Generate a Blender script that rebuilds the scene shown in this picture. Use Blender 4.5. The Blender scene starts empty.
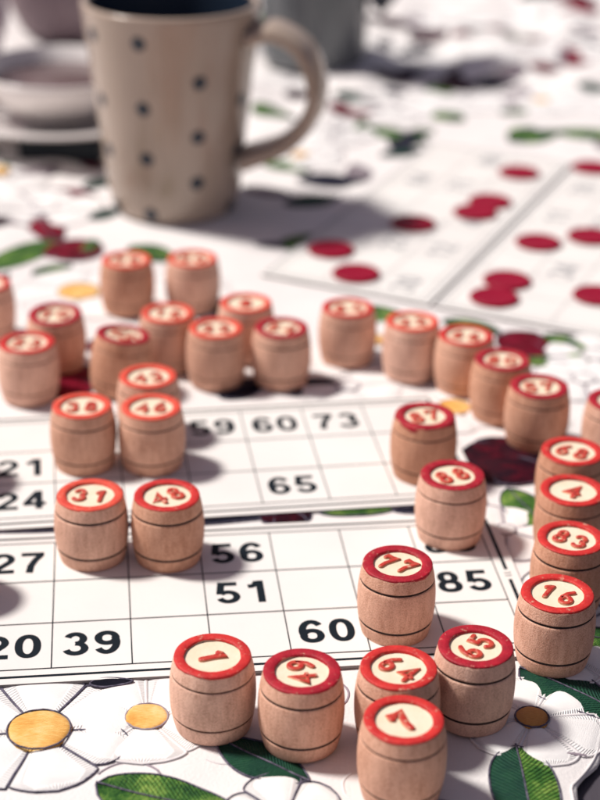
import bpy, bmesh, math, random
from mathutils import Vector, Matrix, noise
random.seed(7)
S = 0.01                                   # everything below is written in centimetres
sc = bpy.context.scene
COL = sc.collection
PI = math.pi
def R(a): return math.radians(a)

# ------------------------------------------------------------------ camera
pitch, roll, cam_h, fpx = 0.45591, 0.015589, 24.10, 1673.6
fw = Vector((0, math.cos(pitch), -math.sin(pitch)))
rt = Vector((1, 0, 0)); up = Vector((0, math.sin(pitch), math.cos(pitch)))
r2 = rt*math.cos(roll) + up*math.sin(roll); u2 = -rt*math.sin(roll) + up*math.cos(roll)
cd = bpy.data.cameras.new('camera'); cam = bpy.data.objects.new('camera', cd); COL.objects.link(cam)
M = Matrix((r2, u2, -fw)).transposed().to_4x4(); M.translation = Vector((0, 0, cam_h*S)); cam.matrix_world = M
cd.sensor_fit = 'VERTICAL'; cd.sensor_height = 24; cd.sensor_width = 18; cd.lens = 24*fpx/800
cd.clip_start = 0.02; cd.clip_end = 30
cd.dof.use_dof = True; cd.dof.focus_distance = 0.405; cd.dof.aperture_fstop = 6.9
sc.camera = cam
# ------------------------------------------------------------------ light
SUN_AZ, SUN_EL = 164.0, 55.0               # the sun stands to the left and a little behind the table
w = bpy.data.worlds.new('World'); sc.world = w; w.use_nodes = True
wn = w.node_tree.nodes; wl = w.node_tree.links
sky = wn.new('ShaderNodeTexSky'); sky.sky_type = 'NISHITA'; sky.sun_disc = False
sky.sun_elevation = R(SUN_EL); sky.sun_rotation = R(90 - SUN_AZ)
tint = wn.new('ShaderNodeMixRGB'); tint.blend_type = 'MULTIPLY'; tint.inputs[0].default_value = 1
tint.inputs[2].default_value = (1.0, 0.655, 0.55, 1)
bg = wn['Background']; bg.inputs[1].default_value = 0.105
wl.new(sky.outputs[0], tint.inputs[1]); wl.new(tint.outputs[0], bg.inputs[0])
sd = bpy.data.lights.new('sun', 'SUN'); sun = bpy.data.objects.new('sun', sd); COL.objects.link(sun)
sd.energy = 4.7; sd.angle = R(8.5); sd.color = (1.0, 0.955, 0.90)
dv = Vector((math.cos(R(SUN_AZ))*math.cos(R(SUN_EL)), math.sin(R(SUN_AZ))*math.cos(R(SUN_EL)), math.sin(R(SUN_EL))))
sun.rotation_euler = dv.to_track_quat('Z', 'Y').to_euler(); sun.location = (-1, 1, 2)
sc.view_settings.view_transform = 'Standard'; sc.view_settings.look = 'None'
sc.view_settings.exposure = -0.03; sc.view_settings.gamma = 1
sc.render.resolution_x = 768; sc.render.resolution_y = 1024

# ------------------------------------------------------------------ materials
def mat(name, col, rough=0.6, spec=0.4, var=None, vscale=300, bump=0, bscale=800, stretch=None, coat=0, sss=0, detail=4):
    m = bpy.data.materials.new(name); m.use_nodes = True
    nt = m.node_tree; N = nt.nodes; L = nt.links; b = N['Principled BSDF']
    b.inputs['Roughness'].default_value = rough; b.inputs['Specular IOR Level'].default_value = spec
    b.inputs['Base Color'].default_value = (*col, 1); b.inputs['Coat Weight'].default_value = coat
    if sss:
        b.inputs['Subsurface Weight'].default_value = sss; b.inputs['Subsurface Radius'].default_value = (0.002, 0.0012, 0.0008)
        b.inputs['Subsurface Scale'].default_value = 1
    tc = N.new('ShaderNodeTexCoord'); mp = N.new('ShaderNodeMapping'); L.new(tc.outputs['Object'], mp.inputs[0])
    if stretch: mp.inputs['Scale'].default_value = stretch
    if var:
        oi = N.new('ShaderNodeObjectInfo'); ad = N.new('ShaderNodeVectorMath'); ad.operation = 'ADD'
        L.new(mp.outputs[0], ad.inputs[0]); L.new(oi.outputs['Random'], ad.inputs[1])
        n = N.new('ShaderNodeTexNoise'); n.inputs['Scale'].default_value = vscale; n.inputs['Detail'].default_value = detail
        L.new(ad.outputs[0], n.inputs['Vector'])
        cr = N.new('ShaderNodeValToRGB'); cr.color_ramp.elements[0].position = .32; cr.color_ramp.elements[1].position = .68
        cr.color_ramp.elements[0].color = (*var, 1); cr.color_ramp.elements[1].color = (*col, 1)
        L.new(n.outputs[0], cr.inputs[0]); L.new(cr.outputs[0], b.inputs['Base Color'])
    if bump:
        n2 = N.new('ShaderNodeTexNoise'); n2.inputs['Scale'].default_value = bscale; n2.inputs['Detail'].default_value = 3
        L.new(mp.outputs[0], n2.inputs['Vector'])
        bp = N.new('ShaderNodeBump'); bp.inputs['Strength'].default_value = bump; bp.inputs['Distance'].default_value = 0.0003
        L.new(n2.outputs[0], bp.inputs['Height']); L.new(bp.outputs[0], b.inputs['Normal'])
    return m

def wood_mat(name, light, dark, hue):
    """turned wood: fine vertical grain, faint blotches, tone differing from barrel to barrel"""
    m = mat(name, light, rough=.62, spec=.3)
    nt = m.node_tree; N = nt.nodes; L = nt.links; b = N['Principled BSDF']
    tc = N.new('ShaderNodeTexCoord'); oi = N.new('ShaderNodeObjectInfo')
    mul = N.new('ShaderNodeMath'); mul.operation = 'MULTIPLY'; mul.inputs[1].default_value = 3.1
    L.new(oi.outputs['Random'], mul.inputs[0])
    ad = N.new('ShaderNodeVectorMath'); ad.operation = 'ADD'; L.new(tc.outputs['Object'], ad.inputs[0]); L.new(mul.outputs[0], ad.inputs[1])
    mp = N.new('ShaderNodeMapping'); mp.inputs['Scale'].default_value = (1, 1, .22); L.new(ad.outputs[0], mp.inputs[0])
    g = N.new('ShaderNodeTexNoise'); g.inputs['Scale'].default_value = 900; g.inputs['Detail'].default_value = 5; L.new(mp.outputs[0], g.inputs['Vector'])
    bl = N.new('ShaderNodeTexNoise'); bl.inputs['Scale'].default_value = 110; bl.inputs['Detail'].default_value = 3; L.new(ad.outputs[0], bl.inputs['Vector'])
    sp = N.new('ShaderNodeTexNoise'); sp.inputs['Scale'].default_value = 3200; sp.inputs['Detail'].default_value = 2; L.new(ad.outputs[0], sp.inputs['Vector'])
    a1 = N.new('ShaderNodeMath'); a1.operation = 'MULTIPLY_ADD'; a1.inputs[1].default_value = .36; L.new(g.outputs[0], a1.inputs[0])
    a0 = N.new('ShaderNodeMath'); a0.operation = 'MULTIPLY'; a0.inputs[1].default_value = .3; L.new(bl.outputs[0], a0.inputs[0]); L.new(a0.outputs[0], a1.inputs[2])
    a2 = N.new('ShaderNodeMath'); a2.operation = 'MULTIPLY_ADD'; a2.inputs[1].default_value = .62; L.new(sp.outputs[0], a2.inputs[0]); L.new(a1.outputs[0], a2.inputs[2])
    cr = N.new('ShaderNodeValToRGB'); cr.color_ramp.elements[0].position = .46; cr.color_ramp.elements[1].position = .74
    cr.color_ramp.elements[0].color = (*dark, 1); cr.color_ramp.elements[1].color = (*light, 1)
    L.new(a2.outputs[0], cr.inputs[0])
    hs = N.new('ShaderNodeHueSaturation'); L.new(cr.outputs[0], hs.inputs['Color'])
    mr = N.new('ShaderNodeMapRange'); mr.inputs['To Min'].default_value = .80; mr.inputs['To Max'].default_value = 1.06
    L.new(oi.outputs['Random'], mr.inputs['Value']); L.new(mr.outputs[0], hs.inputs['Value'])
    L.new(hs.outputs[0], b.inputs['Base Color'])
    bp = N.new('ShaderNodeBump'); bp.inputs['Strength'].default_value = .55; bp.inputs['Distance'].default_value = .0004
    sm = N.new('ShaderNodeMapRange'); sm.inputs['To Min'].default_value = 1.12; sm.inputs['To Max'].default_value = .86
    L.new(mul.outputs[0], sm.inputs['Value']); sm.inputs['From Max'].default_value = 3.1; L.new(sm.outputs[0], hs.inputs['Saturation'])
    L.new(a2.outputs[0], bp.inputs['Height']); L.new(bp.outputs[0], b.inputs['Normal'])
    return m

def stitch_mat(name, cols, edge=0.72, freq=60, across=True, rough=.55, sheen=.15, spec=.25, bstr=.9, border=False, pitch_=170):
    """padded satin stitch: UV u runs across the petal (0..1), v along it"""
    m = bpy.data.materials.new(name); m.use_nodes = True
    nt = m.node_tree; N = nt.nodes; L = nt.links; b = N['Principled BSDF']
    b.inputs['Roughness'].default_value = rough; b.inputs['Sheen Weight'].default_value = sheen; b.inputs['Specular IOR Level'].default_value = spec
    uv = N.new('ShaderNodeUVMap'); sep = N.new('ShaderNodeSeparateXYZ'); L.new(uv.outputs[0], sep.inputs[0])
    mp = N.new('ShaderNodeMapping'); L.new(uv.outputs[0], mp.inputs[0])
    mp.inputs['Scale'].default_value = (7, freq*1.7, 1) if across else (freq, 3, 1)
    n = N.new('ShaderNodeTexNoise'); n.inputs['Scale'].default_value = 1.0; n.inputs['Detail'].default_value = 3; L.new(mp.outputs[0], n.inputs['Vector'])
    tc = N.new('ShaderNodeTexCoord'); n2 = N.new('ShaderNodeTexNoise'); n2.inputs['Scale'].default_value = 140; L.new(tc.outputs['Object'], n2.inputs['Vector'])
    mx = N.new('ShaderNodeMath'); mx.operation = 'ADD'; L.new(n.outputs[0], mx.inputs[0]); L.new(n2.outputs[0], mx.inputs[1])
    cr = N.new('ShaderNodeValToRGB'); e = cr.color_ramp.elements
    e[0].position = .38; e[0].color = (*cols[0], 1); e[1].position = .62; e[1].color = (*cols[-1], 1)
    if len(cols) == 3: q = e.new(.5); q.color = (*cols[1], 1)
    hf = N.new('ShaderNodeMath'); hf.operation = 'MULTIPLY'; hf.inputs[1].default_value = .5; L.new(mx.outputs[0], hf.inputs[0])
    L.new(hf.outputs[0], cr.inputs[0]); L.new(cr.outputs[0], b.inputs['Base Color'])
    bp = N.new('ShaderNodeBump'); bp.inputs['Strength'].default_value = bstr; bp.inputs['Distance'].default_value = .0005
    def math_(op, a, c=None, clamp=False):
        q = N.new('ShaderNodeMath'); q.operation = op; q.use_clamp = clamp
        for i_, v_ in enumerate((a, c)):
            if v_ is None: continue
            if isinstance(v_, (int, float)): q.inputs[i_].default_value = v_
            else: L.new(v_, q.inputs[i_])
        return q.outputs[0]
    u_, v_ = sep.outputs[0], sep.outputs[1]
    eu = math_('MULTIPLY', math_('ABSOLUTE', math_('SUBTRACT', u_, .5)), 2)
    wob_ = math_('MULTIPLY', n2.outputs[0], 5.0)
    ln = math_('SINE', math_('ADD', math_('MULTIPLY', math_('ADD', v_, math_('MULTIPLY', eu, .22)), pitch_), wob_))
    if border:
        mu = math_('MULTIPLY', math_('SUBTRACT', eu, .66), 14, True); mv = math_('MULTIPLY', math_('SUBTRACT', v_, .87), 22, True)
        lt = math_('SINE', math_('ADD', math_('MULTIPLY', u_, pitch_*.75), wob_))
        side = math_('MULTIPLY', mu, math_('ADD', math_('MULTIPLY', ln, .45), .7))
        tipb = math_('MULTIPLY', mv, math_('ADD', math_('MULTIPLY', lt, .45), .7))
        hgt = math_('ADD', math_('MAXIMUM', side, tipb), math_('MULTIPLY', n.outputs[0], .35))
    else: hgt = math_('ADD', math_('MULTIPLY', ln, .35), n.outputs[0])
    L.new(hgt, bp.inputs['Height']); L.new(bp.outputs[0], b.inputs['Normal'])
    return m

WOOD = wood_mat('turned_wood', (.84, .50, .36), (.51, .25, .16), 0)
WOODW = [mat('groove_black', (.012, .010, .012), .8, var=(.05, .025, .018), vscale=700),
         mat('groove_brown', (.035, .018, .015), .8, var=(.16, .07, .045), vscale=500),
         mat('groove_faint', (.15, .07, .05), .8, var=(.36, .18, .12), vscale=400)]
def worn(m, col=(.60, .33, .23), amount=.60):
    nt = m.node_tree; N = nt.nodes; L = nt.links; b = N['Principled BSDF']; src = b.inputs['Base Color'].links[0].from_socket
    tc = N.new('ShaderNodeTexCoord'); oi = N.new('ShaderNodeObjectInfo'); ad = N.new('ShaderNodeVectorMath'); ad.operation = 'ADD'
    L.new(tc.outputs['Object'], ad.inputs[0]); L.new(oi.outputs['Random'], ad.inputs[1])
    n = N.new('ShaderNodeTexNoise'); n.inputs['Scale'].default_value = 650; n.inputs['Detail'].default_value = 6; n.inputs['Roughness'].default_value = .65; L.new(ad.outputs[0], n.inputs['Vector'])
    cr = N.new('ShaderNodeValToRGB'); cr.color_ramp.elements[0].position = amount; cr.color_ramp.elements[1].position = amount+.12; L.new(n.outputs[0], cr.inputs[0])
    mx = N.new('ShaderNodeMixRGB'); mx.inputs[2].default_value = (*col, 1); L.new(cr.outputs[0], mx.inputs[0]); L.new(src, mx.inputs[1]); L.new(mx.outputs[0], b.inputs['Base Color'])
    return m
REDS = {'scarlet': mat('red_paint_scarlet', (.62, .032, .026), .55, .35, var=(.47, .018, .018), vscale=420, bump=.5, bscale=1500),
        'crimson': mat('red_paint_crimson', (.44, .010, .026), .55, .35, var=(.30, .006, .018), vscale=420, bump=.5, bscale=1500),
        'coral': mat('red_paint_coral', (.76, .10, .055), .55, .35, var=(.64, .06, .04), vscale=420, bump=.5, bscale=1500)}
for m_ in REDS.values(): worn(m_)
CREAM = mat('cream_disc', (.82, .72, .56), .6, .3, var=(.78, .655, .48), vscale=260, bump=.3, bscale=1200)
NUMRED = mat('worn_number_red', (.47, .016, .014), .42, .5, var=(.56, .08, .045), vscale=700, bump=.3)
NUMSIDE = mat('number_side_tan', (.50, .20, .11), .6, .3, var=(.6, .3, .18), vscale=600)
PAPER = mat('card_paper', (.78, .765, .735), .7, .25, var=(.74, .715, .69), vscale=35, bump=.12, bscale=900)
CARDEDGE = mat('card_edge', (.22, .20, .20), .9)  # edge colour darkened to paint the shadow beneath the card
INK = mat('printing_ink', (.006, .012, .018), .6, .15)
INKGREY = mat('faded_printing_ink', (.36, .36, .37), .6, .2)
CLOTHW = mat('white_cotton', (.78, .755, .74), .85, .2, var=(.73, .70, .69), vscale=40, bump=.55, bscale=1300)
PETAL = stitch_mat('white_satin_stitch', [(.80, .785, .775), (.87, .855, .84)], bstr=.62, border=True, pitch_=150)
CENTRE = stitch_mat('golden_stitch', [(.72, .34, .06), (.86, .50, .13), (.88, .62, .26)], freq=25, bstr=.45)
CENTRED = stitch_mat('amber_stitch', [(.52, .21, .04), (.72, .36, .09)], freq=25, bstr=.45)
for m_ in (NUMRED,): worn(m_, (.72, .42, .28), .57)
GREEN = stitch_mat('leaf_green_stitch', [(.012, .06, .018), (.06, .17, .03), (.25, .38, .08)], freq=46, sheen=0, spec=.12)
GREEND = stitch_mat('dark_green_stitch', [(.010, .045, .035), (.02, .085, .045)], freq=46, sheen=0, spec=.12)
POPPY = stitch_mat('crimson_stitch', [(.10, .002, .010), (.22, .004, .022), (.33, .008, .04)], freq=40, sheen=0, spec=.12)
POPPYD = stitch_mat('maroon_stitch', [(.008, .005, .014), (.035, .003, .012), (.14, .004, .02)], freq=40, sheen=0, spec=.12)
MAUVET = stitch_mat('mauve_stitch', [(.20, .15, .19), (.36, .30, .33), (.5, .44, .46)], sheen=0, spec=.15)
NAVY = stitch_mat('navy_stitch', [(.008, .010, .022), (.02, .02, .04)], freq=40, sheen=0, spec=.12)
THREAD = mat('dark_thread', (.022, .022, .045), .7, .3, var=(.17, .15, .21), vscale=900)
THREADW = mat('white_thread', (.74, .71, .71), .7, .3)
THREADG = mat('mauve_cord', (.30, .25, .29), .7, .3)
CHIP = mat('red_plastic', (.27, .001, .022), .5, .25)
CERAM = mat('cream_glaze', (.43, .345, .28), .22, .5, var=(.37, .295, .235), vscale=30, coat=.2)
DOTM = mat('navy_glaze', (.012, .022, .04), .3, .5)
WHITEC = mat('white_china', (.78, .74, .72), .2, .5, coat=.4)
TEA = mat('dark_tea', (.14, .095, .095), .1, .5)
DARKC = mat('slate_glaze', (.09, .10, .11), .25, .5, var=(.14, .15, .16), vscale=25, coat=.3)
BLACKB = mat('black_card', (.006, .014, .022), .5, .4)
MAUVE = mat('mauve_glaze', (.50, .38, .44), .3, .5, var=(.44, .33, .39), vscale=25, coat=.3)
CLAY = mat('clay_glaze', (.25, .185, .20), .5, .3, var=(.18, .13, .15), vscale=30)
TABLE = mat('grey_tabletop', (.075, .065, .08), .6, .3, var=(.055, .048, .06), vscale=60, bump=.3, stretch=(1, .1, 1))

# ------------------------------------------------------------------ builders
def tag(o, label=None, cat=None, group=None, kind=None):
    if label: o['label'] = label
    if cat: o['category'] = cat
    if group: o['group'] = group
    if kind: o['kind'] = kind
    return o
def empty(name, x, y, z, rz=0):
    o = bpy.data.objects.new(name, None); COL.objects.link(o); o.location = (x*S, y*S, z*S); o.rotation_euler = (0, 0, rz)
    o.empty_display_size = .005
    return o
def mesh(name, V, F, mats, parent=None, fm=None, smooth=True, uvs=None, loc=None, rz=0):
    me = bpy.data.meshes.new(name); me.from_pydata([(a*S, b*S, c*S) for a, b, c in V], [], F)
    for m in (mats if isinstance(mats, (list, tuple)) else [mats]): me.materials.append(m)
    if fm: me.polygons.foreach_set('material_index', fm)
    me.polygons.foreach_set('use_smooth', [smooth]*len(me.polygons))
    if uvs:
        ul = me.uv_layers.new(name='UVMap')
        for lp in me.loops: ul.data[lp.index].uv = uvs[lp.vertex_index]
    me.update()
    o = bpy.data.objects.new(name, me); COL.objects.link(o)
    if parent: o.parent = parent
    if loc: o.location = (loc[0]*S, loc[1]*S, loc[2]*S)
    o.rotation_euler = (0, 0, rz)
    return o
class MB:
    """collects geometry for one mesh"""
    def __init__(s): s.V = []; s.F = []; s.M = []; s.U = []
    def add(s, V, F, mi=0, uv=None):
        k = len(s.V); s.V += list(V); s.F += [tuple(i+k for i in f) for f in F]
        s.M += (mi if isinstance(mi, list) else [mi]*len(F)); s.U += (uv if uv else [(0, 0)]*len(V))
    def build(s, name, mats, parent=None, **k):
        return mesh(name, s.V, s.F, mats, parent, s.M, uvs=s.U, **k)
def lathe(mb, prof, n=72, mi=0, cap0=False, cap1=False, mlist=None, wob=None):
    """prof: list of (r,z); mlist: a material index per band"""
    V = []; F = []; m = []
    for j, (r, z) in enumerate(prof):
        for i in range(n):
            a = 2*PI*i/n; rr, zz = (r, z) if not wob else wob(j, a, r, z)
            V.append((rr*math.cos(a), rr*math.sin(a), zz))
    for j in range(len(prof)-1):
        for i in range(n):
            k = (i+1) % n
            F.append((j*n+i, j*n+k, (j+1)*n+k, (j+1)*n+i)); m.append(mlist[j] if mlist else mi)
    if cap0: F.append(tuple(range(n-1, -1, -1))); m.append(mlist[0] if mlist else mi)
    if cap1: F.append(tuple((len(prof)-1)*n+i for i in range(n))); m.append(mlist[-1] if mlist else mi)
    mb.add(V, F, m)
def box(mb, x0, x1, y0, y1, z0, z1, mi=0):
    V = [(x0, y0, z0), (x1, y0, z0), (x1, y1, z0), (x0, y1, z0), (x0, y0, z1), (x1, y0, z1), (x1, y1, z1), (x0, y1, z1)]
    mb.add(V, [(0, 3, 2, 1), (4, 5, 6, 7), (0, 1, 5, 4), (1, 2, 6, 5), (2, 3, 7, 6), (3, 0, 4, 7)], mi)
def quad(mb, x0, x1, y0, y1, z, mi=0): mb.add([(x0, y0, z), (x1, y0, z), (x1, y1, z), (x0, y1, z)], [(0, 1, 2, 3)], mi)
def smooth_path(P, n):
    out = []
    m = len(P)
    for i in range(m-1):
        p0 = P[max(i-1, 0)]; p1 = P[i]; p2 = P[i+1]; p3 = P[min(i+2, m-1)]
        for k in range(n):
            t = k/n
            out.append(tuple(.5*((2*b)+(-a+c)*t+(2*a-5*b+4*c-d)*t*t+(-a+3*b-3*c+d)*t**3) for a, b, c, d in zip(p0, p1, p2, p3)))
    out.append(tuple(P[-1])); return out
def tube(mb, P, r, seg=6, closed=False, mi=0, flat=1.0):
    V = []; F = []; n = len(P)
    for i, p in enumerate(P):
        a = Vector(P[(i-1) % n] if (closed or i > 0) else P[0]); b = Vector(P[(i+1) % n] if (closed or i < n-1) else P[-1])
        t = (b-a); t = t.normalized() if t.length > 1e-9 else Vector((1, 0, 0))
        s_ = t.cross(Vector((0, 0, 1))); s_ = s_.normalized() if s_.length > 1e-6 else Vector((1, 0, 0)); u_ = s_.cross(t)
        for k in range(seg):
            q = 2*PI*k/seg; v = Vector(p) + s_*r*math.cos(q) + u_*r*flat*math.sin(q); V.append(tuple(v))
    for i in range(n if closed else n-1):
        j = (i+1) % n
        for k in range(seg): l = (k+1) % seg; F.append((i*seg+k, i*seg+l, j*seg+l, j*seg+k))
    mb.add(V, F, mi)

# ---- strokes of the cast digits, in a box 0.62 wide and 1 tall
def arc(cx, cy, rx, ry, a0, a1, n=12): return [(cx+rx*math.cos(R(a0+(a1-a0)*i/n)), cy+ry*math.sin(R(a0+(a1-a0)*i/n))) for i in range(n+1)]
DIG = {
 '0': [arc(.31, .5, .24, .42, 0, 360, 20)],
 '1': [[(.17, .74), (.28, .82), (.36, .93), (.36, .5), (.36, .07)]],
 '2': [arc(.30, .68, .22, .24, 165, -20, 10)+[(.30, .32), (.08, .08), (.56, .08)]],
 '3': [arc(.28, .71, .21, .21, 150, -80, 10)+arc(.28, .29, .24, .22, 80, -150, 10)],
 '4': [[(.46, .05), (.46, .93), (.06, .34), (.60, .34)]],
 '5': [[(.54, .92), (.16, .92), (.13, .52)]+arc(.29, .33, .24, .26, 120, -150, 12)],
 '6': [[(.46, .93), (.24, .74), (.10, .45)]+arc(.31, .30, .22, .23, 160, -200, 16)],
 '7': [[(.05, .80), (.10, .93), (.32, .88), (.56, .92), (.40, .60), (.26, .36), (.20, .06)]],
 '8': [arc(.31, .72, .18, .20, -90, 270, 16), arc(.31, .28, .23, .22, 90, 450, 16)],
 '9': [arc(.31, .69, .22, .23, -20, -380, 16)+[(.50, .52), (.40, .26), (.18, .07)]],
}
def ribbon(mb, P, wd, h, z):
    """raised rounded stroke: red top, tan sides"""
    P2 = [P[0]]
    for q in P[1:]:
        if (Vector(q)-Vector(P2[-1])).length > 1e-5: P2.append(q)
    P = P2; n = len(P); closed = (Vector(P[0])-Vector(P[-1])).length < 1e-3
    if closed: P = P[:-1]; n -= 1
    prof = [(-1.15, 0), (-1.02, .68), (-.86, .94), (-.4, 1.0), (.4, 1.0), (.86, .94), (1.02, .68), (1.15, 0)]
    V = []; F = []; Mi = []; rows = []
    def row(p, nrm, k, kz=1):
        i0 = len(V)
        for a, b in prof: V.append((p[0]+nrm[0]*a*wd*k, p[1]+nrm[1]*a*wd*k, z+b*h*kz))
        rows.append(i0)
    for i in range(n):
        a = Vector(P[(i-1) % n] if (closed or i) else P[0]); b = Vector(P[(i+1) % n] if (closed or i < n-1) else P[-1])
        t = (b-a).normalized(); nr = (-t.y, t.x)
        mag = 1.0
        if 0 < i < n-1:
            t1 = (Vector(P[i])-Vector(P[i-1])).normalized(); mag = min(1.5, 1/max(.6, abs(t1.dot(t))))
        if i == 0 and not closed:
            for k, d in ((.25, 1.0), (.75, .7)): q = Vector(P[0])-t*wd*d; row(q, nr, k, .8 if k < .5 else 1)
        row(P[i], nr, mag)
        if i == n-1 and not closed:
            for k, d in ((.75, .7), (.25, 1.0)): q = Vector(P[-1])+t*wd*d; row(q, nr, k, .8 if k < .5 else 1)
    m = len(rows); np_ = len(prof)
    for i in range(m if closed else m-1):
        j = (i+1) % m
        for k in range(np_-1):
            F.append((rows[i]+k, rows[j]+k, rows[j]+k+1, rows[i]+k+1)); Mi.append(0 if 1 <= k <= 5 else 1)
    if not closed:
        F.append(tuple(rows[0]+k for k in range(np_))); F.append(tuple(rows[-1]+k for k in range(np_-1, -1, -1))); Mi += [1, 1]
    mb.add(V, F, Mi)

# ------------------------------------------------------------------ table and cloth
tb = MB(); box(tb, -60, 30, 12, 190, -3.2, -.55)
o = tb.build('table', TABLE, smooth=False); tag(o, 'dark grey tabletop showing past the scalloped cloth hem at lower right', 'table')
def edge_x(y): return 6.2+(y-29.3)*.354
def cz(x, y):
    """height of the cloth, cm: flat under the cards, loosely rumpled further back and along the hem"""
    z = -.10
    far = min(1, max(0, (y-68)/14)) if x < 2 else min(1, max(0, (y-80)/10))
    left = min(1, max(0, (y-60)/6))*min(1, max(0, (-9-x)/4))
    m = max(far, left)
    if m > 0: z += m*(.75*noise.noise(Vector((x*.22, y*.16, 1.3)))+.34*noise.noise(Vector((x*.5, y*.4, 4.1))))
    fr = min(1, max(0, (34.2-y)/1.5))*.05
    z += (.022+fr)*noise.noise(Vector((x*.8, y*.8, 9.0)))-.02-fr*.3
    d = edge_x(y)-x
    if d < 1.6: z -= (1-d/1.6)**2*.16
    return max(z, -.5) if d > -2 else -.45
def cloth_mesh():
    ys = []; y = 20.0
    while y < 175: ys.append(y); y += .22 if y < 62 else (.45 if y < 110 else 1.5)
    ds = []; d = 0
    while d < 75: ds.append(d); d += .14 if d < 2 else (.26 if d < 26 else (.6 if d < 45 else 2))
    V = []; F = []; U = []
    for y in ys:
        sc_ = .34*abs(math.sin(y*1.15))-.16+.05*math.sin(y*5.1)
        for d in ds:
            x = edge_x(y)-d+(sc_*max(0, 1-d/1.2))
            V.append((x, y, cz(x, y))); U.append((x*.1, y*.1))
    n = len(ds)
    for i in range(len(ys)-1):
        for j in range(n-1): F.append((i*n+j, i*n+j+1, (i+1)*n+j+1, (i+1)*n+j))
    k = len(V)                                  # a hem with thickness
    for i in range(len(ys)): x, y, z = V[i*n]; V.append((x, y, z-.12)); U.append((0, 0))
    for i in range(len(ys)-1): F.append((i*n, (i+1)*n, k+i+1, k+i))
    return V, F, U
CL = empty('tablecloth', 0, 60, 0)
tag(CL, 'white cotton tablecloth embroidered with daisies, red poppies and green leaves under the game', 'tablecloth')
CL.location = (0, 0, 0)
V, F, U = cloth_mesh(); mesh('cloth', V, F, CLOTHW, CL, uvs=U)

def pad(mb, cx, cy, ang, r0, r1, W, h, bot, nt=16, ns=9, tip=.4, lift=0, mi=0, base=.35, point=False, sect=None):
    """one padded appliqué lobe growing from (cx,cy) along ang; returns its outline"""
    ca, sa = math.cos(ang), math.sin(ang); V = []; U = []; F = []; out = {}
    ph = random.random()*9
    for i in range(nt+1):
        t = i/nt; r = r0+(r1-r0)*t
        if point: wv = math.sin(PI*min(1, max(0, t))**.85)**.68 if 0 < t < 1 else 0.001
        else: wv = (base+(1-base)*math.sin(min(1, t/(1-tip))*PI/2)) if t < 1-tip else math.sqrt(max(0, 1-((t-(1-tip))/tip)**2))
        wv *= 1+.05*math.sin(7*t+ph)
        for j in range(ns+1):
            s = -1+2*j/ns; hw_ = W*max(wv, .004)
            if sect: hw_ = min(hw_, r*sect*.985)
            l = s*hw_
            x = cx+ca*r-sa*l; y = cy+sa*r+ca*l
            dome = (1-abs(s)**2.6)*min(1, 6*t+.2)*min(1, 5*(1-t)); dome = max(0, dome)
            z = cz(x, y)+bot+h*dome*(1+.35*noise.noise(Vector((x*1.3, y*1.3, ph))))+lift
            V.append((x, y, z)); U.append((j/ns, t))
    for i in range(nt):
        for j in range(ns): F.append((i*(ns+1)+j, (i+1)*(ns+1)+j, (i+1)*(ns+1)+j+1, i*(ns+1)+j+1))
    mb.add(V, F, mi, U)
    L_ = [V[i*(ns+1)] for i in range(nt+1)]; R_ = [V[i*(ns+1)+ns] for i in range(nt, -1, -1)]
    return L_+R_
def daisy(cx, cy, rc, R1, n, rot, line='dark', centre=None, bounds=None, label=None, hp=.07):
    if bounds is None: bounds = [rot+360*i/n+random.uniform(-6, 6) for i in range(n)]
    pm = MB(); om = MB()
    for i in range(len(bounds)):
        a = bounds[i]; b = bounds[(i+1) % len(bounds)]; wd = (b-a) % 360
        mid = R(a+wd/2); tn = math.tan(R(min(80, wd)/2)); W = min(R1*.62, R1*.80*tn); rr = R1*random.uniform(.93, 1.05)
        ol = pad(pm, cx, cy, mid, rc*.6, rr, W, hp, .012, base=.34, sect=tn, nt=22, tip=.46, lift=.004*(i % 2))
        if line == 'dark': tube(om, [(x, y, z+.024) for x, y, z in ol], .021, 5)
        elif line == 'white': tube(om, [(x, y, z+.008) for x, y, z in ol], .038, 5, flat=.6)
        elif line == 'mauve': tube(om, [(x, y, z+.008) for x, y, z in ol], .030, 5, flat=.6)
    f = pm.build('embroidered_daisy', PETAL, CL)
    om.build('petal_outline', {'dark': THREAD, 'white': THREADW, 'mauve': THREADG}[line], f)
    cm = MB(); V = [(cx, cy, cz(cx, cy)+.13)]; F = []; U = [(.5, .5)]; nn = 32; pts = []
    for k, (q, hh) in enumerate(((.5, .125), (.85, .115), (1, .088), (1.03, .01))):
        for i in range(nn):
            a = 2*PI*i/nn; r = rc*q*(1+.035*math.sin(5*a+cx)); x = cx+r*math.cos(a); y = cy+r*math.sin(a)
            V.append((x, y, cz(x, y)+hh)); U.append((.5+.5*q*math.cos(a), .5+.5*q*math.sin(a)))
    for i in range(nn): F.append((0, 1+i, 1+(i+1) % nn))
    for k in range(3):
        for i in range(nn): j = (i+1) % nn; F.append((1+k*nn+i, 1+(k+1)*nn+i, 1+(k+1)*nn+j, 1+k*nn+j))
    cm.add(V, F, 0, U)
    c = cm.build('flower_centre', centre or CENTRE, f)
    ringm = MB(); tube(ringm, [(cx+rc*1.0*math.cos(2*PI*i/40), cy+rc*1.0*math.sin(2*PI*i/40), cz(cx, cy)+.092+.006*math.sin(i*2.1)) for i in range(40)], .024, 5, closed=True)
    if line != 'none': ringm.build('centre_outline', THREAD if line == 'dark' or centre is CENTRED else THREADG, f)
    return f
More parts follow.
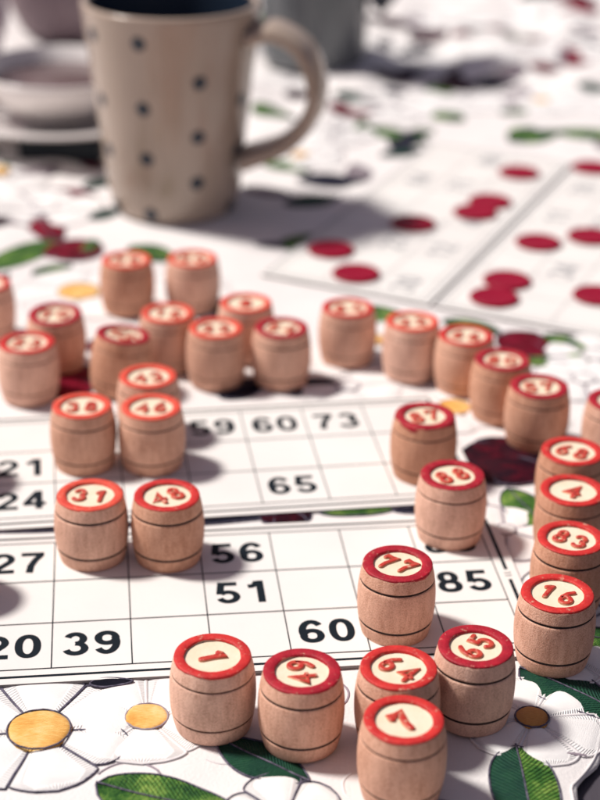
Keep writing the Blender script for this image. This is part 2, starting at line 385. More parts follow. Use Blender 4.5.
def leaf(x0, y0, x1, y1, W, m=None, line='dark', two=None, vein=True, lift=0):
    m = m or GREEN; mb = MB(); L_ = math.hypot(x1-x0, y1-y0); a = math.atan2(y1-y0, x1-x0)
    ol = pad(mb, x0, y0, a, 0, L_, W, .06, .015, nt=22, ns=10, point=True, lift=lift)
    if two: mb.M = [1 if (k % 10) >= 5 else 0 for k in range(len(mb.F))]
    o = mb.build('embroidered_leaf', [m, two] if two else [m], CL)
    om = MB(); tube(om, [(x, y, z+.012) for x, y, z in ol], .026, 5)
    if vein: tube(om, [(x0+(x1-x0)*t/14, y0+(y1-y0)*t/14, cz(x0+(x1-x0)*t/14, y0+(y1-y0)*t/14)+.082) for t in range(0, 15)], .022, 5)
    om.build('leaf_outline', THREAD, o)
    return o
def poppy(cx, cy, rr, n=4, rot=0, m=None, sq=1.0):
    mb = MB(); om = MB()
    for i in range(n):
        ol = pad(mb, cx, cy, R(rot+360*i/n), 0, rr*random.uniform(.85, 1.1), rr*.62*sq, .05, .012+.01*i, base=.5)
        tube(om, [(x, y, z+.01) for x, y, z in ol], .022, 5)
    o = mb.build('embroidered_poppy', m or POPPY, CL); om.build('petal_outline', THREAD, o); return o
#DETAIL_CLOTH#
# daisies the photo shows
daisy(-5.96, 31.57, .74, 2.35, 6, 0, 'dark', bounds=[5, 65, 125, 187, 258, 320])
daisy(-3.5, 32.17, .50, 1.75, 5, 20, 'white')
daisy(5.62, 32.36, .40, 1.75, 6, 10, 'white', CENTRED)
daisy(-.15, 28.75, .3, 1.45, 6, 15, 'dark')
daisy(3.0, 28.0, .3, 1.4, 5, 40, 'mauve')
daisy(5.9, 41.1, .3, 1.6, 6, 30, 'mauve', PETAL)
daisy(5.04, 48.9, .55, 1.7, 6, 0, 'white')
daisy(-8.37, 58.2, .8, 2.7, 6, 30, 'white')
daisy(7.2, 38.0, .35, 1.3, 5, 30, 'dark', PETAL)
daisy(10.3, 53.2, .5, 2.1, 6, 0, 'mauve', PETAL)
daisy(1.6, 50.4, .4, 1.8, 5, 14, 'white', PETAL)
daisy(2.5, 54.2, .5, 1.8, 5, 14, 'white')
daisy(9.6, 51.2, .4, 1.7, 5, 50, 'mauve', PETAL)
daisy(-4.6, 58.5, .5, 2.2, 6, 10, 'white')
daisy(6.75, 35.0, .35, 1.2, 5, 30, 'white', CENTRED)
for (x, y, rc, rr, ln) in [(-.17, 75.5, .5, 2.2, 'mauve'), (4.5, 83.5, .6, 2.6, 'mauve'), (-1.3, 88.4, .8, 2.9, 'white'), (8.1, 85.1, .6, 2.7, 'white'),
        (14.7, 95.8, .8, 3, 'mauve'), (9.3, 93.2, .8, 3, 'white'), (-11, 67.5, .7, 2.6, 'mauve'), (-13.5, 71, .6, 2.4, 'white'), (1.5, 79, .5, 2.2, 'mauve'),
        (8.9, 102.7, .9, 3.2, 'white'), (12.3, 85.3, .6, 2.6, 'white'), (4.2, 94.9, .8, 2.8, 'white'), (-16, 64, .6, 2.4, 'white'), (15, 104, .9, 3, 'white'),
        (-10, 86, .8, 2.8, 'white'), (-8.5, 96, .9, 3, 'mauve'), (-15, 99, .9, 3, 'white'), (1, 103, .9, 3, 'white'), (19, 90, .8, 2.8, 'white'), (16.5, 84, .6, 2.6, 'white')]:
    daisy(x, y, rc*.8, rr, random.choice((5, 6)), random.uniform(0, 60), ln, random.choice((PETAL, PETAL, PETAL, CENTRE)))
# leaves, and navy strips that paint the shade between the cards
leaf(-4.42, 29.75, -1.0, 28.6, .78, GREEN)
leaf(-4.5, 28.4, -2.9, 28.9, .4, GREEND)
leaf(5.12, 31.35, 5.25, 28.2, .82, GREEND, two=GREEN)
leaf(-1.75, 31.35, .35, 29.9, .62, GREEND)
leaf(6.2, 43.6, 7.2, 40.8, .62, GREEN)
leaf(5.55, 34.4, 8.1, 32.6, .75, GREEND)
leaf(7.05, 35.9, 8.6, 35.7, .5, GREEN)
leaf(-12.4, 60.3, -9.7, 63.9, .8, GREEN)
leaf(-6.9, 63.2, -5.1, 61.6, .8, GREEN)
leaf(2.0, 57.3, 4.3, 55.6, .7, GREEN)
leaf(5.2, 56.2, 7.2, 55.0, .6, GREEN)
leaf(8.75, 55.0, 10.6, 52.6, .85, GREEN)
leaf(7.6, 53.0, 9.2, 52.4, .5, GREEN)
leaf(-3.0, 57.6, -2.0, 54.8, .6, GREEND)
leaf(-2.0, 75.6, .3, 73.0, .8, GREEN)
leaf(9.9, 78.0, 12.6, 80.0, .9, GREEN, two=GREEND)
leaf(12.3, 79.8, 15.6, 79.0, .9, GREEN)
leaf(-.3, 72.0, 2.9, 71.9, .95, NAVY)
leaf(3.0, 80.1, 6.0, 77.4, .7, GREEN)
leaf(6.6, 82.6, 7.9, 81.1, .8, GREEN)
leaf(9.0, 89.6, 11.4, 89.3, .9, NAVY)
leaf(4.2, 87.0, 5.4, 86.6, .6, NAVY)
leaf(-2.6, 49.4, -1.2, 50.9, .6, NAVY)
leaf(-.3, 49.8, 1.5, 51.3, .75, NAVY)
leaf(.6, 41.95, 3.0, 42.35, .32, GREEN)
leaf(-9.6, 40.72, -4.0, 41.3, .34, NAVY)  # this and the next two navy strips paint the shadow in the card gap
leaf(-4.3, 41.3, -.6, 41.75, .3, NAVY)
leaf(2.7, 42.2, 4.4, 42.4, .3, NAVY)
leaf(-13.2, 56.4, -11.3, 60.0, .6, GREEN)
leaf(-9.6, 70.1, -8.6, 71.5, .5, GREEND)
leaf(13.6, 107.5, 19, 110, 1.0, GREEND)
leaf(-5.0, 33.42, -3.95, 33.52, .17, NAVY, vein=False, lift=.07)  # navy patch standing in for a dark cutwork slot, not a leaf
for (x0, y0, x1, y1, wd, m_) in [(5.2, 91.5, 8.6, 92.6, 1.0, NAVY), (1.5, 85.2, 4.2, 84.0, .8, GREEND), (6.4, 88.0, 8.4, 86.4, .7, GREEN), (3.6, 96.5, 7.5, 95.2, 1.1, NAVY),
        (-6.5, 92, -3.5, 90, 1.0, GREEND), (-2.6, 82.0, -.4, 80.6, .8, GREEN), (11.5, 97.5, 14.6, 98.6, .9, GREEN), (-9, 104, -5, 106, 1.2, NAVY), (14.5, 87.5, 16.6, 86.4, .7, GREEND),
        (3.6, 75.4, 5.6, 76.6, .55, GREEND), (9.9, 82.6, 11.6, 83.4, .5, GREEN), (-14.6, 72.6, -12.2, 71.4, .6, GREEN)]:
    leaf(x0, y0, x1, y1, wd, m_)
rl = random.Random(21)
for k in range(62):
    y = rl.uniform(63, 107); x = rl.uniform(-.172*y-1.5, .178*y+1)
    if -9.5 < x < -1.5 and 64 < y < 72: continue
    dx, dy = x-4.77, y-57.32; v_ = -dx*.913+dy*.408; u_ = dx*.408+dy*.913
    if -8 < v_ < 7.6 and u_ < 20.5: continue
    a = rl.uniform(0, 2*PI); L_ = rl.uniform(1.4, 3.0)*(1 if y < 80 else 1.35); m_ = rl.choice((GREEN, GREEND, GREEN, NAVY, POPPYD, MAUVET, MAUVET, POPPY))
    leaf(x, y, x+L_*math.cos(a), y+L_*math.sin(a)*1.2, L_*rl.uniform(.24, .36), m_)
for (x0, y0, x1, y1, wd, m_) in [(-.8, 68.4, 1.6, 69.6, .7, GREEND), (-1.9, 63.6, 1.0, 63.4, .35, NAVY), (-2.6, 70.6, -.6, 69.6, .6, MAUVET), (-12.6, 65.6, -10.2, 66.4, .7, MAUVET), (-11, 69.8, -9, 69.2, .5, POPPY), (-8.9, 66.2, -7.9, 67.6, .5, GREEND),
        (-12.9, 70.5, -11, 72.4, .7, MAUVET), (-10.4, 60.0, -9.0, 61.0, .5, GREEN)]:  # mauve pads at the far left put the half-shade of the cloth into colour
    leaf(x0, y0, x1, y1, wd, m_)
# poppies
poppy(4.8, 90.2, 1.2, 4, 15, POPPYD); poppy(3.2, 101.5, 1.5, 4, 40, POPPYD); poppy(11.3, 100.5, 1.2, 4, 5, POPPY); poppy(-12.5, 102, 1.6, 4, 5, POPPYD); poppy(.2, 84.4, 1.2, 4, 30, POPPYD)
poppy(6.3, 45.3, 1.55, 5, 10, POPPYD)
poppy(-9.05, 62.6, 1.3, 4, 0, POPPY)
poppy(-8.0, 50.6, 1.4, 4, 20, POPPY)
poppy(7.9, 54.2, 1.15, 4, 0, POPPY)
poppy(2.3, 82.6, 1.1, 4, 45, POPPY)
poppy(9.3, 97.2, .8, 4, 0, POPPY)
poppy(13.2, 91.4, .9, 4, 0, POPPY)
poppy(7.2, 98.2, 1.3, 4, 30, POPPYD)
poppy(5.2, 101, 1.3, 4, 30, POPPYD)
poppy(-.3, 41.85, .8, 4, 10, POPPYD)
poppy(17.0, 108, 1.5, 4, 10, POPPY)
poppy(-6.4, 53.4, 1.1, 4, 10, POPPY)
poppy(-9.6, 73.2, .6, 4, 10, POPPY)
# white corded scrolls worked over the cotton
for k in range(46):
    if k < 12: x, y = random.uniform(-7, 7), random.uniform(28.3, 34)
    else: x, y = random.uniform(-14, 12), random.uniform(47, 100)
    if x > edge_x(y)-.9: continue
    a = random.uniform(0, 2*PI); P = []
    for i in range(16):
        P.append((x, y, cz(x, y)+.002)); a += random.uniform(.05, .32)*(1 if k % 2 else -1); st = .12 if y < 36 else .2; x += st*math.cos(a); y += st*math.sin(a)
    cm = MB(); tube(cm, P, .032, 6, flat=.7)
    cm.build('corded_scroll', THREADG if k % 5 == 0 else THREADW, CL)
# the thick satin cord that follows the hem
for (off, rad, m_) in ((.08, .030, THREADW),):
    cm = MB(); P = []
    for i in range(420):
        y = 24+i*.13; sc_ = .34*abs(math.sin(y*1.15))-.16; x = edge_x(y)-off+sc_*max(0, 1-off/1.2); P.append((x, y, cz(x, y)+.02))
    tube(cm, P, rad, 6); cm.build('hem_cord', m_, CL)
cm = MB(); P = smooth_path([(4.95, 27.6, 0), (5.05, 30.4, 0), (5.45, 31.05, 0), (6.1, 31.15, 0), (6.75, 31.2, 0)], 8)
tube(cm, [(x, y, cz(x, y)+.02) for x, y, z in P], .055, 6, flat=.7); cm.build('corded_scroll', THREADG, CL)

# ------------------------------------------------------------------ cards
CW, CHh = 1.985, 1.998
def ell(cx, cy, rx, ry, n=28, e=.88):
    P = []
    for i in range(n+1):
        a = 2*PI*i/n; c, q = math.cos(a), math.sin(a)
        P.append((cx+rx*math.copysign(abs(c)**e, c), cy+ry*math.copysign(abs(q)**e, q)))
    return P
PR = {'0': [ell(.315, .5, .222, .41)], '1': [[(.40, 1), (.40, 0)], [(.09, .75), (.20, .765), (.28, .82), (.33, .97)]],
 '2': [arc(.31, .69, .215, .22, 172, -38, 12)+[(.15, .20), (.11, .03)], [(.01, .09), (.61, .09)]],
 '3': [arc(.30, .705, .195, .205, 160, -90, 14), arc(.30, .30, .225, .21, 90, -165, 14)],
 '4': [[(.43, 0), (.43, 1)], [(.0, .285), (.62, .285)], [(.40, .95), (.07, .30)]],
 '5': [[(.57, .905), (.10, .905)], [(.175, .99), (.115, .44)], arc(.315, .31, .22, .22, 142, -163, 16)],
 '6': [ell(.325, .31, .212, .22, e=.95), arc(.345, .50, .245, .41, 38, 215, 16)],
 '7': [[(.02, .905), (.61, .905)], [(.54, .87), (.38, .60), (.28, .33), (.245, 0)]],
 '8': [ell(.315, .71, .178, .20), ell(.315, .295, .222, .21)]}
PR['9'] = [[(.63-x, 1-y) for x, y in st] for st in PR['6']]
def flat_number(mb, txt, cx, cy, z, h=1.04, hw=.094):
    adv = .76*h; w_ = adv*(len(txt)-1)+.63*h; kk = 0
    for k, ch in enumerate(txt):
        for st in PR[ch]:
            n = len(st); closed = math.dist(st[0], st[-1]) < 1e-6; P = st[:-1] if closed else st; n = len(P); V = []; F = []
            for i in range(n):
                a = Vector(P[(i-1) % n] if (closed or i) else P[0]); b = Vector(P[(i+1) % n] if (closed or i < n-1) else P[-1])
                t = (b-a).normalized(); hh = hw*(1-.12*abs(t.x))
                for sg in (-1, 1):
                    V.append((cx-w_/2+k*adv+(P[i][0]-t.y*sg*hh)*h, cy-h/2+(P[i][1]+t.x*sg*hh)*h, z+kk*.0006))
            for i in range(n if closed else n-1):
                j = (i+1) % n; F.append((2*i, 2*j, 2*j+1, 2*i+1))
            mb.add(V, F); kk += 1
CARDS = []
def card(cx, cy, t, label, nums, ink, lw=.03, bt=(.27, .50), bb=(.30, .58), br=(.28, .56), bw=.085, lot=None):
    e = empty('lotto_card', cx, cy, -.09, t); tag(e, label, 'bingo card', 'printed number cards laid on the cloth')
    X0, X1, Y0, Y1 = -9*CW, 0, -3*CHh, 0; CARDS.append((cx, cy, t))
    mb = MB(); x0, x1, y0, y1 = X0-br[1], X1+br[1], Y0-bb[1], Y1+bt[1]
    # a thin board, its faces split so that the edge shows grey
    box(mb, x0, x1, y0, y1, 0, .085); mb.M = [1, 0, 1, 1, 1, 1]
    mb.build('card_board', [PAPER, CARDEDGE], e, smooth=False)
    g = MB(); z = .093
    for i in range(10): x = -i*CW; quad(g, x-lw/2, x+lw/2, Y0, Y1, z)
    for j in range(4): y = -j*CHh; quad(g, X0, X1, y-lw/2, y+lw/2, z+.006)
    g.build('printed_grid', ink, e, smooth=False)
    b = MB()
    xl, xr, yb, yt = X0-br[0], X1+br[0], Y0-bb[0], Y1+bt[0]
    quad(b, xl, xr, yt-bw/2, yt+bw/2, z); quad(b, xl, xr, yb-bw/2, yb+bw/2, z); quad(b, xl-bw/2, xl+bw/2, yb+bw/2, yt-bw/2, z)
    rw = bw*1.2
    if lot:
        quad(b, xr-rw/2, xr+rw/2, -2.52, yt-bw/2, z); quad(b, xr-rw/2, xr+rw/2, yb+bw/2, -3.02, z)
        for (q) in (-2.70, -2.84): quad(b, xr-.10, xr+.06, q-.014, q+.014, z); quad(b, xr+.06, xr+.085, q-.014, q+.05, z)
    else: quad(b, xr-rw/2, xr+rw/2, yb+bw/2, yt-bw/2, z)
    b.build('printed_border', ink, e, smooth=False)
    for (txt, c, r) in nums:
        n = MB(); flat_number(n, txt, -(8-c+.5)*CW, -(r+.5)*CHh, z)
        n.build('printed_number', ink, e, smooth=False)
    return e
card(5.092, 41.356, .1207, 'nearest white number card, printed with 56, 51, 85, 39 and 60', [('27', 2, 0), ('56', 5, 0), ('83', 8, 0), ('51', 5, 1), ('85', 8, 1), ('20', 2, 2), ('39', 3, 2), ('60', 6, 2)], INK, lot=True)
card(3.953, 49.122, .1517, 'white number card printed with 59, 60, 73 and 65, just behind the nearest card', [('59', 5, 0), ('60', 6, 0), ('73', 7, 0), ('21', 2, 1), ('24', 2, 2), ('65', 6, 2)], INK)
th = R(65.9); a_ = (math.cos(th), math.sin(th)); n_ = (-a_[1], a_[0]); foot = (4.77, 57.32)
def far_card(off, label, nums):
    u0 = .56+9*CW; cx = foot[0]+a_[0]*u0+n_[0]*off; cy = foot[1]+a_[1]*u0+n_[1]*off
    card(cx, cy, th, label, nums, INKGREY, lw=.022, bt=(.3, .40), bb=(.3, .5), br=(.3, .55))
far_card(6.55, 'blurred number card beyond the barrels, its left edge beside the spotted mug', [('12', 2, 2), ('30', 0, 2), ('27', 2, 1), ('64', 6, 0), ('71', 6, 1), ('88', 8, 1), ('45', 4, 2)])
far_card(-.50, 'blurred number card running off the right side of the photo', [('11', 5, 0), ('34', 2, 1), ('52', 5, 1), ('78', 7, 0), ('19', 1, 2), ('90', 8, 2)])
# red chips on the far cards
chips = [(1.15, 62.73, 'red chip half in the mug shadow, leftmost of the chips'), (2.09, 60.19, 'red chip on the left far card nearest the barrels, lower of the leftmost two'),
 (4.6, 65.88, 'lone red chip in the middle of the left far card'), (7.31, 67.36, 'front chip of the touching pair on the left far card'),
 (8.08, 68.79, 'back chip of the touching pair on the left far card'), (9.78, 72.8, 'farthest red chip on the left far card, beside the border line'),
 (9.57, 63.88, 'lone red chip just right of the double border line, on the right far card'), (7.21, 58.0, 'front chip of the touching pair on the right far card, closest to the barrels'),
 (7.87, 59.72, 'back chip of the touching pair on the right far card'), (13.23, 73.69, 'farthest red chip on the right far card, cut by the photo edge'),
 (11.79, 64.67, 'red chip at the right photo edge, middle one of three there'), (11.12, 58.35, 'nearest red chip at the right photo edge')]
for (x, y, lb) in chips:
    mb = MB(); lathe(mb, [(.0, .0), (.88, 0), (.93, .03), (.93, .10), (.88, .14), (.80, .125), (.0, .125)], 40)
    o = mb.build('round_chip', CHIP, loc=(x, y, .006)); tag(o, lb, 'game chip', 'red round chips on the far cards')

# ------------------------------------------------------------------ barrels
Rt, Hh = .877, 1.942
def on_card(x, y):
    for cx, cy, t in CARDS:
        dx, dy = x-cx, y-cy; u = dx*math.cos(t)+dy*math.sin(t); v = -dx*math.sin(t)+dy*math.cos(t)
        if -9*CW-.5 < u < .5 and -3*CHh-.5 < v < .5: return True
    return False
def prof_r(z):
    t = z/Hh; return .872+(1.0-.872)*(1-abs(2*t-1)**2.1)
def rnd0(x, y): return random.Random(int(x*531+y*77)).uniform(-1, 1)
def barrel(x, y, num, rot, red, groove, label, tilt=None, drip=.018, disc=.745, dp=.075):
    rnd = random.Random(hash((round(x*100), round(y*100))) & 0xffff); rnd = random.Random(int(x*977+y*131) & 0xffff)
    kz = rnd0(x, y)
    e = empty('lotto_barrel', x, y, .004 if on_card(x, y) else -.05, 0)
    tag(e, label, 'lotto barrel', 'small wooden lotto barrels with red rims')
    if tilt: e.rotation_euler = (R(tilt[0]), R(tilt[1]), 0)
    e.scale = (1+kz*.012, 1+kz*.012, 1-kz*.02)
    rs = R(rnd.uniform(0, 360)); hz = rnd.uniform(-.03, .03)
    g1, g2 = Hh*(.215+rnd.uniform(-.012, .012)), Hh*(.79+rnd.uniform(-.012, .012)); gw = {0: .032, 1: .024, 2: .018}[groove]
    # wooden body, turned, with two burnt grooves
    zs = [0, .03]
    for i in range(1, 31): zs.append(.03+(Hh-.06)*i/31)
    zs += [Hh-.03]
    keep = [z for z in zs if all(abs(z-g) > .06 for g in (g1, g2))]
    pr = [(z, prof_r(z), 0) for z in keep]
    for g in (g1, g2):
        r = prof_r(g)
        pr += [(g-.055, prof_r(g-.055), 0), (g-gw*1.6, prof_r(g-gw*1.6)-.002, 0), (g-gw, r-.016, 1), (g, r-.040, 1), (g+gw, r-.010, 0), (g+gw*1.8, prof_r(g+gw*1.8), 0), (g+.055, prof_r(g+.055), 0)]
    pr.sort(); pf = [(max(.02, r), z) for z, r, m in pr]; ml = [m for z, r, m in pr]
    pf = [(0.0, .012), (.80, .012), (pf[0][0]-.03, 0)] + pf; ml = [0, 0, 0] + ml
    pf += [(pf[-1][0]-.022, Hh-.012), (disc*Rt+.005, Hh-.012), (disc*Rt+.005, Hh-dp-.02)]; ml += [0, 0, 0]
    mb = MB()
    def wob(j, a, r, z): return (r*(1+.004*math.sin(2*a+rs)+.002*math.sin(5*a+rs*2)), z)
    lathe(mb, pf, 80, mlist=ml, wob=wob)
    mb.build('barrel_body', [WOOD, WOODW[groove]], e)
    # painted rim: annulus, the shoulder and the uneven edge where the paint ran down
    n = 80; rows = []; V = []; F = []
    def nz(a, f, s): return noise.noise(Vector((math.cos(a)*f, math.sin(a)*f, s+x+y)))
    ri = disc*Rt
    for i in range(n):
        a = 2*PI*i/n
        dr = drip*(1+1.8*nz(a, 1.3, 3)+.7*nz(a, 4, 8)); dr = max(.004, dr)
        ins = ri*(1+.012*nz(a, 3, 5)+.012*nz(a, 9, 1))
        ws = max(.0, .5+1.1*nz(a, 1.2, 7))*dp*.9
        col = [(ins-.012, Hh-.012-ws), (ins+.001, Hh-.010), (ins+.012, Hh-.001), ((ins+Rt)/2, Hh+.0015+.003*nz(a, 5, 2)), (Rt-.020, Hh-.001), (Rt+.004, Hh-.012), (prof_r(Hh-.022-dr)+.005, Hh-.022-dr), (prof_r(Hh-.024-dr)-.003, Hh-.026-dr)]
        for r, z in col: V.append((r*math.cos(a), r*math.sin(a), z))
    c = 8
    for i in range(n):
        j = (i+1) % n
        for k in range(c-1): F.append((i*c+k, i*c+k+1, j*c+k+1, j*c+k))
    mesh('red_rim', V, F, REDS[red], e)
    mb = MB(); lathe(mb, [(0.0, Hh-dp), (ri*.5, Hh-dp), (ri*.93, Hh-dp-.003), (ri+.003, Hh-dp+.004)], 64)
    mb.build('number_disc', CREAM, e)
    if num:
        mb = MB(); hgt = .62 if len(num) > 1 else .66; wd = .060 if len(num) > 1 else .08
        adv = .53; tot = adv*(len(num)-1); rr = R(rot); ca, sa = math.cos(rr), math.sin(rr)
        for k, ch in enumerate(num):
            jit = rnd.uniform(-.03, .03); jr = R(rnd.uniform(-5, 5))
            for st in DIG[ch]:
                P = []
                for (px, py) in st:
                    qx, qy = (px-.31)*hgt*.92, (py-.5)*hgt
                    qx, qy = qx*math.cos(jr)-qy*math.sin(jr), qx*math.sin(jr)+qy*math.cos(jr)
                    qx += -tot/2+k*adv; qy += jit
                    P.append((qx*ca-qy*sa, qx*sa+qy*ca))
                ribbon(mb, P, wd, .055, Hh-dp+.001)
        mb.build('raised_number', [NUMRED, NUMSIDE], e)
    return e
#BARRELS#
B = [
 (-1.92, 31.96, '1', -66, 'scarlet', 1, 'front row barrel numbered 1, alone at the left of its row below the card'),
 (.14, 31.39, '49', 100, 'crimson', 0, 'barrel with a crimson rim numbered 49, between barrels 1 and 64'),
 (2.34, 31.54, '64', -40, 'scarlet', 0, 'barrel numbered 64, directly behind the nearest barrel 7'),
 (2.36, 29.59, '7', 45, 'scarlet', 1, 'nearest barrel, numbered 7, cut by the bottom of the photo'),
 (4.17, 32.42, '65', 60, 'crimson', 0, 'barrel numbered 65 with a wide crimson rim, right of barrel 64'),
 (6.39, 34.82, '16', -30, 'scarlet', 0, 'barrel numbered 16, nearest of the column at the right edge'),
 (7.08, 37.40, '83', -28, 'scarlet', 0, 'barrel numbered 83, just behind barrel 16'),
 (7.49, 40.01, '4', -20, 'scarlet', 1, 'barrel numbered 4, third in the right hand column'),
 (7.80, 42.29, '68', -27, 'scarlet', 1, 'barrel numbered 68, behind barrel 4 at the right edge'),
 (2.52, 35.96, '77', -30, 'crimson', 0, 'barrel numbered 77 standing on the nearest card between 60 and 85'),
 (4.25, 40.67, '88', 25, 'crimson', 1, 'barrel numbered 88 on the upper right corner of the nearest card'),
 (3.71, 44.34, '87', 20, 'crimson', 1, 'barrel numbered 87 on the right end of the second card'),
 (-5.61, 39.29, '31', 0, 'coral', 0, 'barrel numbered 31, left one of the pair on the nearest card'),
 (-3.54, 39.28, '48', 30, 'scarlet', 0, 'barrel numbered 48 with tilted digits, right of barrel 31'),
 (-6.48, 44.57, '38', 5, 'coral', 1, 'barrel numbered 38, left of barrel 46 on the second card'),
 (-4.43, 44.63, '46', 5, 'coral', 1, 'barrel numbered 46, in front of barrel 43'),
 (-4.70, 46.68, '43', 14, 'coral', 1, 'barrel numbered 43, half hidden behind barrel 46'),
 (7.38, 46.63, '57', 8, 'crimson', 1, 'barrel numbered 57 standing behind the dark poppy, right end of the back row'),
 (6.42, 48.45, '80', -8, 'crimson', 2, 'barrel numbered 80, left of barrel 57 in the back row'),
 (5.43, 50.43, '66', -10, 'scarlet', 2, 'blurred barrel left behind barrel 80'),
 (3.72, 51.43, '32', 5, 'coral', 2, 'blurred barrel right of the gap above printed 73, right of the lone one'),
 (1.59, 52.56, '84', 5, 'scarlet', 2, 'blurred barrel alone above printed 73, in front of the far card edge'),
 (-.65, 50.71, '54', -15, 'crimson', 1, 'blurred barrel with a crimson rim above printed 60'),
 (-2.81, 50.63, '22', 0, 'coral', 2, 'blurred pale rimmed barrel left of the crimson rimmed one above printed 60'),
 (-1.90, 52.77, '8', 0, 'coral', 2, 'blurred barrel peeking out between and behind the two above printed 59 and 60'),
 (-4.50, 51.83, '15', -10, 'coral', 2, 'blurred barrel behind barrel 43, left of the pale rimmed one'),
 (-4.00, 57.02, '20', 0, 'coral', 2, 'far barrel in front of the spotted mug, right one of the two'),
 (-6.37, 56.69, '35', 0, 'coral', 2, 'far barrel in front of the spotted mug, left one of the two'),
 (-8.85, 49.29, '53', -8, 'scarlet', 2, 'blurred barrel at the left, level with the leaning one'),
 (-6.04, 49.88, '45', -50, 'crimson', 2, 'blurred barrel leaning to the right, behind barrel 38'),
 (-8.26, 51.75, '70', 8, 'crimson', 2, 'blurred barrel with hardly any cream visible, behind the leftmost back pair'),
 (-11.05, 54.15, '9', 0, 'scarlet', 2, 'barrel cut by the left edge of the photo, level with the yellow flower'),
 (9.64, 45.67, '3', 0, 'crimson', 1, 'barrel cut by the right edge of the photo, above barrel 68'),
 (-9.3, 37.3, '5', 0, 'scarlet', 1, 'barrel just outside the left edge whose shadow falls beside printed 20'),
 (-10.4, 43.5, '12', 0, 'scarlet', 1, 'barrel just outside the left edge whose shadow falls beside printed 24'),
]
for b in B:
    kw = {}
    if b[4] == 'crimson': kw['disc'] = .71
    if b[2] == '45': kw['tilt'] = (-3, 7)
    if b[2] == '87': kw['drip'] = .07
    if b[2] in ('77', '1'): kw['drip'] = .03
    if b[2] == '70': kw['tilt'] = (4, 0)
    barrel(*b, **kw)

# ------------------------------------------------------------------ the spotted mug
def mug(cx, cy, H, r0, r1, body_m, in_m, label, handle_rot, dots=False, z0=-.05, wid=1.1):
    e = empty('mug', cx, cy, z0, 0); tag(e, label, 'mug')
    mb = MB(); def_r = lambda z: r0+.16+(r1-r0-.16)*min(1, (z/H))**1.05 if z > .5 else r0+.16*math.sin(z/.5*PI/2)
    pf = [(0, .1), (r0-.35, .1), (r0-.25, 0), (r0-.08, 0)]+[(def_r(z), z) for z in [.05, .12, .25, .5]+[.5+(H-.7)*i/16 for i in range(1, 17)]]
    pf += [(def_r(H-.1), H-.08), (r1-.02, H), (r1-.14, H+.05), (r1-.27, H), (r1-.31, H-.12)]
    mb2 = MB(); lathe(mb2, pf, 96); mb2.build('mug_body', body_m, e)
    mb3 = MB(); lathe(mb3, [(r1-.305, H-.10), (r1-.40, H-1.2), (r0-.15, .9), (r0-.5, .45), (0, .4)], 96); mb3.build('mug_inside', in_m, e)
    mb4 = MB(); lathe(mb4, [(0, H-1.7), (r1-.44, H-1.7)], 64); mb4.build('drink', in_m, e)
    P = smooth_path([(r1-.28, 0, H*.86), (r1+.75, 0, H*.885), (r1+1.95, 0, H*.80), (r1+2.48, 0, H*.62), (r1+2.1, 0, H*.47), (r1+1.1, 0, H*.35), (r0+.62, 0, H*.27)], 7)
    hm = MB(); V = []; F = []; sg = 16
    for i, p in enumerate(P):
        a = Vector(P[max(i-1, 0)]); b = Vector(P[min(i+1, len(P)-1)]); t = (b-a).normalized(); nr = Vector((-t.z, 0, t.x))
        k = 1+.25*(abs(i/(len(P)-1)-.5)*2)**3
        for s in range(sg):
            q = 2*PI*s/sg; cq, sq = math.cos(q), math.sin(q)
            v = Vector(p)+nr*(.36*k*math.copysign(abs(cq)**.8, cq))+Vector((0, 1, 0))*(wid*k*math.copysign(abs(sq)**.8, sq)); V.append(tuple(v))
    for i in range(len(P)-1):
        for s in range(sg): F.append((i*sg+s, i*sg+(s+1) % sg, (i+1)*sg+(s+1) % sg, (i+1)*sg+s))
    hm.add(V, F); h = hm.build('handle', body_m, e, rz=R(handle_rot))
    if dots:
        A = [.4, 2.9, 5.05, 7.75]; Bz = [1.85, 3.85, 6.15]
        for k in range(9):
            ang = -90+(-17+40*k)
            for z in (A if k % 2 == 0 else Bz):
                rd = .30; dm = MB(); nn = 18; rr = def_r(z)
                pts = [(0, 0)]+[(rd*q*math.cos(2*PI*i/nn), rd*q*math.sin(2*PI*i/nn)) for q in (.5, .95, 1.0) for i in range(nn)]
                V = []
                for idx, (u_, v_) in enumerate(pts):
                    zz = z+v_; r_ = def_r(zz)+(.014 if idx <= 2*nn else .001); a = R(ang)+u_/rr; V.append((r_*math.cos(a), r_*math.sin(a), zz))
                F = [(0, 1+i, 1+(i+1) % nn) for i in range(nn)]
                for q in range(2): F += [(1+q*nn+i, 1+(q+1)*nn+i, 1+(q+1)*nn+(i+1) % nn, 1+q*nn+(i+1) % nn) for i in range(nn)]
                dm.add(V, F); dm.build('polka_dot', DOTM, e)
    return e
mug(-5.5, 68.2, 8.75, 2.58, 3.68, CERAM, DOTM, 'cream mug with dark blue polka dots and dark inside', -12, dots=True)
mug(.45, 92.6, 10.5, 2.75, 3.1, DARKC, DARKC, 'dark slate mug far behind, cut by the top edge of the photo', 12)

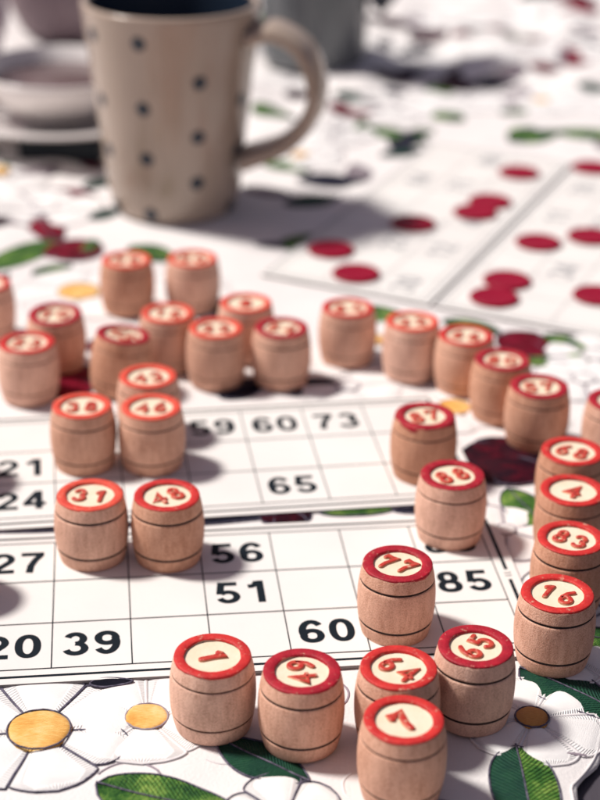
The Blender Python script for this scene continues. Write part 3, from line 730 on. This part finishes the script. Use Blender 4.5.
# ------------------------------------------------------------------ cup and saucer, box, napkin
e = empty('saucer', -11.6, 78.2, .05); tag(e, 'wide white saucer at the left, partly behind the spotted mug', 'saucer')
mb = MB(); lathe(mb, [(0, .45), (2.6, .45), (2.7, 0), (3.0, 0), (3.2, .55), (4.6, .95), (6.3, 1.45), (6.5, 1.6), (6.35, 1.68), (4.6, 1.22), (3.0, .75), (0, .70)], 96)
mb.build('saucer_dish', WHITEC, e)
e = empty('teacup', -11.6, 78.2, .78); tag(e, 'white teacup of dark tea standing on the saucer', 'cup')
mb = MB(); lathe(mb, [(0, .2), (1.3, .2), (1.4, 0), (1.7, 0), (1.8, .3), (2.8, .7), (3.5, 1.3), (3.9, 2.0), (4.0, 2.4), (3.92, 2.45), (3.8, 2.35), (3.4, 1.5), (2.6, .95), (0, .6)], 96)
mb.build('cup_body', WHITEC, e)
mb = MB(); lathe(mb, [(0, 1.75), (3.5, 1.75)], 64); mb.build('tea', TEA, e)
mb = MB(); P = smooth_path([(-3.75, 0, 2.0), (-4.8, 0, 2.1), (-5.1, 0, 1.5), (-4.3, 0, 1.0), (-3.0, 0, .95)], 6); tube(mb, P, .22, 10); mb.build('cup_handle', WHITEC, e)
mb = MB(); box(mb, -2.1, 1.6, -.9, .9, 0, 1.05)
o = mb.build('small_box', BLACKB, loc=(-10.9, 74.2, -.02), smooth=False, rz=R(1)); tag(o, 'small flat black box lying under the saucer rim', 'box')
bv = o.modifiers.new('b', 'BEVEL'); bv.width = .0008; bv.segments = 3
e = empty('teapot', -19.6, 84, -.1); tag(e, 'pale mauve teapot cut by the left edge, placed to shade the teacup', 'teapot')  # guessed pot for the pale shape here, added large to shade the teacup
mb = MB(); lathe(mb, [(0, .1), (2.4, .1), (2.6, 0), (2.9, .3), (4.0, 2.0), (4.6, 4.2), (4.5, 6.2), (3.6, 8.2), (2.3, 9.3), (2.2, 9.7), (2.0, 9.6), (0, 9.5)], 80); mb.build('pot_body', MAUVE, e)
mb = MB(); lathe(mb, [(2.1, 9.65), (1.9, 10.1), (1.0, 10.7), (.3, 10.9), (.3, 11.2), (.6, 11.6), (.4, 12.0), (0, 12.1)], 48); mb.build('lid', MAUVE, e)
mb = MB(); P = smooth_path([(3.9, 0, 3.0), (5.4, 0, 4.0), (6.2, 0, 6.2), (7.2, 0, 8.6)], 7); tube(mb, P, .6, 14); mb.build('spout', MAUVE, e, rz=R(118))
mb = MB(); P = smooth_path([(3.6, 0, 8.1), (5.8, 0, 8.6), (7.0, 0, 6.6), (6.2, 0, 4.2), (4.3, 0, 3.0)], 7); tube(mb, P, .35, 12); mb.build('handle', MAUVE, e, rz=R(-75))

# a clay jug further back on the left
e = empty('clay_jug', -13.4, 99, -.1); tag(e, 'mauve brown clay jug behind the teacup, cut by the top edge of the photo', 'jug')
mb = MB(); lathe(mb, [(0, .05), (3.0, .05), (3.2, 0), (3.5, .3), (4.3, 2.0), (4.7, 4.2), (4.5, 6.6), (3.6, 8.8), (2.7, 10.2), (2.6, 11.2), (3.0, 12.2), (2.85, 12.3), (2.4, 11.3), (2.4, 10.3), (3.3, 8.7), (4.2, 6.5), (4.4, 4.2), (4.0, 2.1), (0, .6)], 80)
mb.build('jug_body', CLAY, e)
mb = MB(); P = smooth_path([(3.0, 0, 11.6), (5.0, 0, 11.4), (5.9, 0, 9.6), (5.3, 0, 7.4), (4.3, 0, 6.4)], 7); tube(mb, P, .38, 12); mb.build('handle', CLAY, e, rz=R(200))
